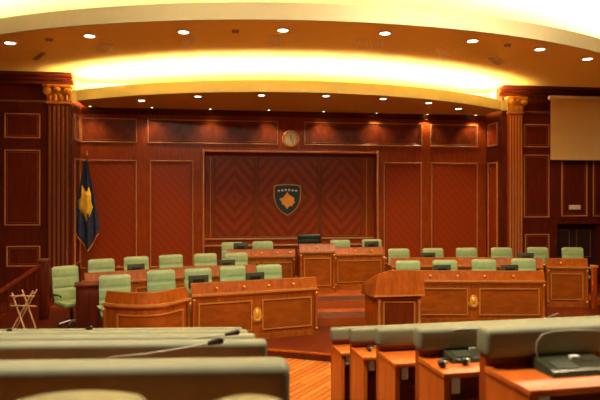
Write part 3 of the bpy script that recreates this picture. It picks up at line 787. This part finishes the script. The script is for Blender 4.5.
# monitors
def make_monitor(label):
    t = thing('desk_monitor', label, 'monitor', (0, 0, 0), 0, 'small dark desk monitors')
    b = MB().box(-.19, .19, -.015, .015, .06, .30, bev=.006).build('screen_casing', 'screen_back', t, world=False)
    MB().box(-.17, .17, .015, .017, .08, .28).build('display', 'black_plastic', b, world=False)
    MB().box(-.10, .10, -.03, -.015, .12, .24, bev=.006).build('rear_cover', 'black_plastic', t, world=False)
    MB().box(-.02, .02, -.012, .012, .008, .07).build('stand', 'black_plastic', t, world=False)
    MB().box(-.09, .09, -.06, .06, 0, .01, bev=.004).build('foot', 'black_plastic', t, world=False)
    return t
mp = None
for px, d_, z, rz, lb in (
    (198.5, 11.2, 1.046, 15, 'dark monitor on the front left desk before the third chair'),
    (255, 11.65, 1.046, 15, 'dark monitor on the front left desk, right of the gold emblem'),
    (136, 13.05, 1.06, 24, 'dark monitor on the second left desk before the second chair'),
    (227, 13.98, 1.06, 10, 'dark monitor on the second left desk near its right end'),
    (241, 15.4, 1.35, 0, 'dark monitor on the left presidium wing desk'),
    (371.5, 15.75, 1.37, 0, 'dark monitor on the right presidium wing desk'),
    (442, 13.02, 1.046, -8, 'dark monitor on the front right desk, left of the gold emblem'),
    (509.5, 13.02, 1.046, -8, 'dark monitor on the front right desk, right of the gold emblem'),
    (428, 15.3, 1.11, -2, 'dark monitor on the second right desk before the second chair'),
    (526, 15.2, 1.11, -16, 'dark monitor on the second right desk before the fifth chair')):
    p = D(px, d_)
    if mp is None: mp = make_monitor(lb); mp.location = (p.x, p.y, z); mp.rotation_euler = (0, 0, r(rz))
    else: dup(mp, (p.x, p.y, z), r(rz), lb)

# stair balustrade + folding stand, far left
n0 = D(44, 13.2); z_n = PB
t = thing('stair_balustrade', 'dark red wooden stair balustrade with sloping handrail at far left', 'balustrade', (n0.x, n0.y, PB))
MB().box(n0.x-.09, n0.x+.09, n0.y-.09, n0.y+.09, PB, 1.40, bev=.015).build('newel_post', 'wall_wood_dark', t)
MB().box(n0.x-.11, n0.x+.11, n0.y-.11, n0.y+.11, 1.40, 1.46, bev=.015).build('post_cap', 'dark_trim', t)
e0 = D(-8, 12.4)
def slab(m, a, b, za, zb_, th, hw):
    dr = (b-a).normalized(); nn = Vector((-dr.y, dr.x))*hw
    m.hull([(*(a-nn), za), (*(a+nn), za), (*(b+nn), zb_), (*(b-nn), zb_)], [(*(a-nn), za+th), (*(a+nn), za+th), (*(b+nn), zb_+th), (*(b-nn), zb_+th)])
m = MB(); slab(m, e0, n0, .72, 1.34, .07, .04); m.build('handrail', 'desk_wood_dark', t)
m = MB(); slab(m, e0, n0, .18, .62, .10, .03); m.build('lower_rail', 'wall_wood_dark', t)
for i in range(5):
    q = e0.lerp(n0, (i+.7)/5.6); f = (i+.7)/5.6
    MB().tube([(q.x, q.y, .22+.44*f), (q.x, q.y, .74+.62*f)], .022, 8).build('baluster', 'wall_wood_dark', t)
f0 = D(26, 11.9); ang = math.radians(-10)
t = thing('folding_stand', 'pale crossed-leg folding stand in front of the stair balustrade', 'stand', (f0.x, f0.y, PB), ang)
for a, b, nm in (((-.22, -.13, .80), (.06, -.13, .02), 'leg'), ((.14, .0, .82), (-.30, .0, .02), 'leg'), ((-.22, .28, .80), (.06, .28, .02), 'leg'), ((.14, .16, .82), (-.30, .16, .02), 'leg')):
    MB().tube([a, b], .018, 8).build(nm, 'pale_wood', t, world=False)
MB().tube([(-.24, -.15, .74), (.24, -.15, .74)], .014, 8).build('crossbar', 'pale_wood', t, world=False)
MB().tube([(-.24, -.15, .55), (.28, -.15, .54)], .016, 8).build('crossbar', 'pale_wood', t, world=False)
MB().tube([(-.19, -.13, .70), (-.19, .28, .70)], .012, 8).build('crossbar', 'pale_wood', t, world=False)
MB().tube([(.11, .0, .76), (.11, .16, .76)], .012, 8).build('crossbar', 'pale_wood', t, world=False)

# ------------------------------------------------------------------ benches in the chamber
def bench(side, k, label):
    s = 1 if side == 'r' else -1
    x0 = RX if s > 0 else LX; y0 = ry(k) if s > 0 else ly(k); pt = rpad(k) if s > 0 else lpad(k); F = pt-.95
    L = 8.5 if s > 0 else 6.6
    t = thing('bench_desk', label, 'bench desk', (x0, y0, F), (AR if s > 0 else -AL), 'padded bench desks %s of the aisle' % ('right' if s > 0 else 'left'))
    def X(a, b): return (a, b) if s > 0 else (-b, -a)
    MB().box(*X(0, L), (-.10 if s > 0 else -.14 if k == 0 else -.09), .04, .80 if s > 0 else .73, .95 if s > 0 else .94, bev=(.045 if s < 0 and k == 0 else .03), seg=4).build('backrest_pad', 'pad_leather', t, world=False)
    MB().box(*X(.02, L), -.04, .03, 0, .80 if s > 0 else .73).build('back_panel', 'bench_wood_red', t, world=False)
    MB().box(*X(.01, L), -.46, -.04, .715, .75, bev=.006).build('desktop', 'bench_wood', t, world=False)
    q = .0
    n = 7 if s > 0 else 5
    for i in range(n+1):
        a = .02+i*(L-.06)/n
        MB().box(*X(a, a+.04), -.44, -.04, 0, .715).build('end_panel' if i in (0, n) else 'divider', 'bench_wood', t, world=False)
    for i in range(n):
        a = .06+i*(L-.06)/n; b = a+(L-.06)/n-.04
        MB().box(*X(a, b), -.22, -.04, .47, .49).build('shelf', 'bench_wood_red', t, world=False)
        bx = MB().box(*X(a+.02, a+.085), -.42, -.36, .60, .71, bev=.01).build('desk_speaker', 'white_plastic', t, world=False)
        MB().box(*X(a+.002, a+.02), -.42, -.30, .57, .71).build('bracket', 'bench_wood_red', bx, world=False)
        MB().box(*X(a+.10, b-.10), .10, .20, .30, .76, bev=.03).build('folded_seat', 'pad_leather', t, world=False)
    return t
ordr = ['nearest, cut off at the right photo edge', 'second nearest', 'third nearest', 'fourth nearest', 'second farthest', 'farthest']
for k in NR: bench('r', k, 'padded bench desk right of the aisle, %s' % ordr[k+1])
ordl = ['nearest', 'second nearest', 'middle one of five', 'second farthest', 'farthest and lowest']
for k in range(5): bench('l', k, 'grey-green padded bench desk left of the aisle, %s' % ordl[k])

# consoles and microphones on the bench desks
def console(x, y, z, rz, label, mic=True, sc=1):
    t = thing('conference_console', label, 'console', (x, y, z), rz, 'delegate consoles')
    MB().hull([(-.17, -.11, 0), (.20, -.11, 0), (.20, .11, 0), (-.17, .11, 0)], [(-.16, -.10, .025), (.19, -.10, .025), (.19, .10, .06), (-.16, .10, .06)]).build('housing', 'console_plastic', t, world=False)
    MB().hull([(-.12, -.07, .028), (.0, -.07, .028), (.0, .02, .045), (-.12, .02, .045)], [(-.12, -.07, .036), (.0, -.07, .036), (.0, .02, .053), (-.12, .02, .053)]).build('keypad', 'screen_back', t, world=False)
    MB().hull([(.03, .03, .046), (.08, .03, .046), (.08, .055, .050), (.03, .055, .050)], [(.03, .03, .060), (.08, .03, .060), (.08, .055, .063), (.03, .055, .063)]).build('button', 'white_plastic', t, world=False)
    if mic:
        g_ = MB().tube([(-.14, .06, .04), (-.155, .06, .09), (-.15, .06, .14), (-.12, .06, .175), (-.06, .055, .19), (.04, .05, .193), (.16, .04, .19), (.26, .035, .18)], .005, 8).build('gooseneck', 'neck_metal', t, world=False)
        MB().tube([(.25, .036, .181), (.30, .032, .176), (.345, .03, .170)], .014, 10).build('microphone_head', 'black_plastic', g_, world=False)
a5 = AR
def on_bench(side, k, px, back):
    """a spot on the desktop of that bench, 'back' metres from its rear panel"""
    s = 1 if side == 'r' else -1
    x0 = RX if s > 0 else LX; y0 = ry(k) if s > 0 else ly(k); z = (rpad(k) if s > 0 else lpad(k))-.20
    ROT = math.tan(AR if s > 0 else AL)
    l = (px-300)/600; dx, dy = l*cT+sT, -l*sT+cT
    # line y = y0 + s*tan(a)*(x-x0) - back
    d = (y0-s*ROT*x0-back)/(dy-s*ROT*dx)
    return d*dx, d*dy, z
x, y, z = on_bench('r', 0, 570, .20); console(x, y, z, a5, 'dark console with arched microphone on the nearer right desk')
x, y, z = on_bench('r', 1, 468, .15); console(x, y, z, a5, 'dark console with arched microphone on the desk beyond, near the headset')
def headset(x, y, z, rz, label, sc=1):
    t = thing('headset', label, 'headset', (x, y, z), rz, 'headsets on the desks')
    MB().tube([(-.08*sc, 0, .02), (-.07*sc, .05*sc, .022), (-.02*sc, .085*sc, .024), (.04*sc, .08*sc, .024), (.085*sc, .045*sc, .022), (.095*sc, 0, .02)], .008, 8).build('headband', 'black_plastic', t, world=False)
    for sx in (-.08, .095):
        e = MB().ball((sx*sc, -.01, .027*sc), .030*sc, (1, .9, .85)).build('ear_cup', 'black_plastic', t, world=False)
        MB().ball((sx*sc+.012, -.025*sc, .032*sc), .018*sc, (1, .7, 1)).build('cushion', 'chrome', e, world=False)
x, y, z = on_bench('r', 1, 452, .31); headset(x, y, z, .2, 'black headset lying left of the console on the desk', 1.0)
x, y, z = on_bench('r', 3, 373, .20); headset(x, y, z, .6, 'small dark headset on a farther right desk end', .8)
def desk_mic(side, k, pts, label, back=.2):
    """goose-neck microphone: pts are photo positions along the neck, taken on a plane parallel to the row"""
    x0, y0, z0 = on_bench(side, k, pts[0][0], back)
    t = thing('desk_microphone', label, 'microphone', (x0, y0, z0), 0, 'gooseneck microphones on the desks')
    MB().box(-.06, .06, -.04, .04, 0, .03, bev=.01).build('base', 'console_plastic', t, world=False)
    P3 = []
    for i, (px, py) in enumerate(pts[1:]):
        x, y, _ = on_bench(side, k, px, back)
        d = x*sT+y*cT
        P3.append(Vector((x-x0, y-y0, EYE-(py-200)/600*d-z0)))
    path = [Vector((0, 0, .025)), Vector(((P3[0].x)*.15, P3[0].y*.15, P3[0].z*.6))]+P3
    n_ = MB().tube(path[:-1]+[path[-2].lerp(path[-1], .3)], .005, 8).build('gooseneck', 'neck_metal', t, world=False)
    MB().tube([path[-2], path[-2].lerp(path[-1], .5), path[-1]], .012, 10, r2=.021).ball(path[-1], .022).build('microphone_head', 'black_plastic', n_, world=False)
desk_mic('l', 1, [(88, 365), (110, 357.5), (150, 353.5), (190, 347), (208, 343.5), (220, 340.5)], 'gooseneck microphone leaning right above the second nearest left bench')
desk_mic('l', 2, [(160, 345), (185, 339.5), (205, 337), (225, 334.5), (237, 332)], 'gooseneck microphone leaning right over the middle left bench')
desk_mic('l', 4, [(70, 335), (78, 331), (86, 329), (91, 327.8)], 'short dark microphone on the farthest left bench')
desk_mic('l', 4, [(0, 337), (3, 335), (7, 331), (10, 330)], 'short dark microphone on the farthest left bench near the photo edge')
desk_mic('r', 4, [(565, 331), (562, 318), (558, 313), (551, 316), (544, 320), (541, 321)], 'bent microphone rising above the farthest right bench')

# armchairs standing behind the nearest left bench
def armchair(px, py, d, W, label):
    p = D(px, d); zt = EYE-(py-200)/600*d; F = lpad(0)-.95
    t = thing('armchair', label, 'chair', (p.x, p.y+.2, F), 0, 'olive armchairs behind the nearest left bench')
    hgt = zt-F
    pts = []
    N = 18
    front = []
    for i in range(N+1):
        u = -1+2*i/N; front.append((u*W/2, hgt-.030*u*u-.075*max(0, (abs(u)-.8)/.2)**2))
    poly = [(-W/2*.96, .45), ]+front+[(W/2*.96, .45)]
    MB().vprism(poly, -.24, -.15).build('backrest', 'olive_leather', t, world=False, smooth=50)
    MB().box(-W/2+.02, W/2-.02, -.15, .26, .36, .46, bev=.03).build('seat', 'olive_leather', t, world=False)
    for sx in (-1, 1):
        MB().box(sx*(W/2-.03)-.02, sx*(W/2-.03)+.02, -.2, .2, .58, .62, bev=.01).build('armrest', 'black_plastic', t, world=False)
        for sy in (-.19, .2): MB().tube([(sx*(W/2-.03), sy, 0), (sx*(W/2-.03), sy, .60 if sy > 0 else .58)], .014, 8).build('leg', 'chrome', t, world=False)
armchair(75, 396.5, 1.62, .42, 'olive armchair top at the bottom left corner, nearest the camera')
armchair(247, 401, 1.52, .24, 'olive armchair top near the aisle end of the nearest left bench')
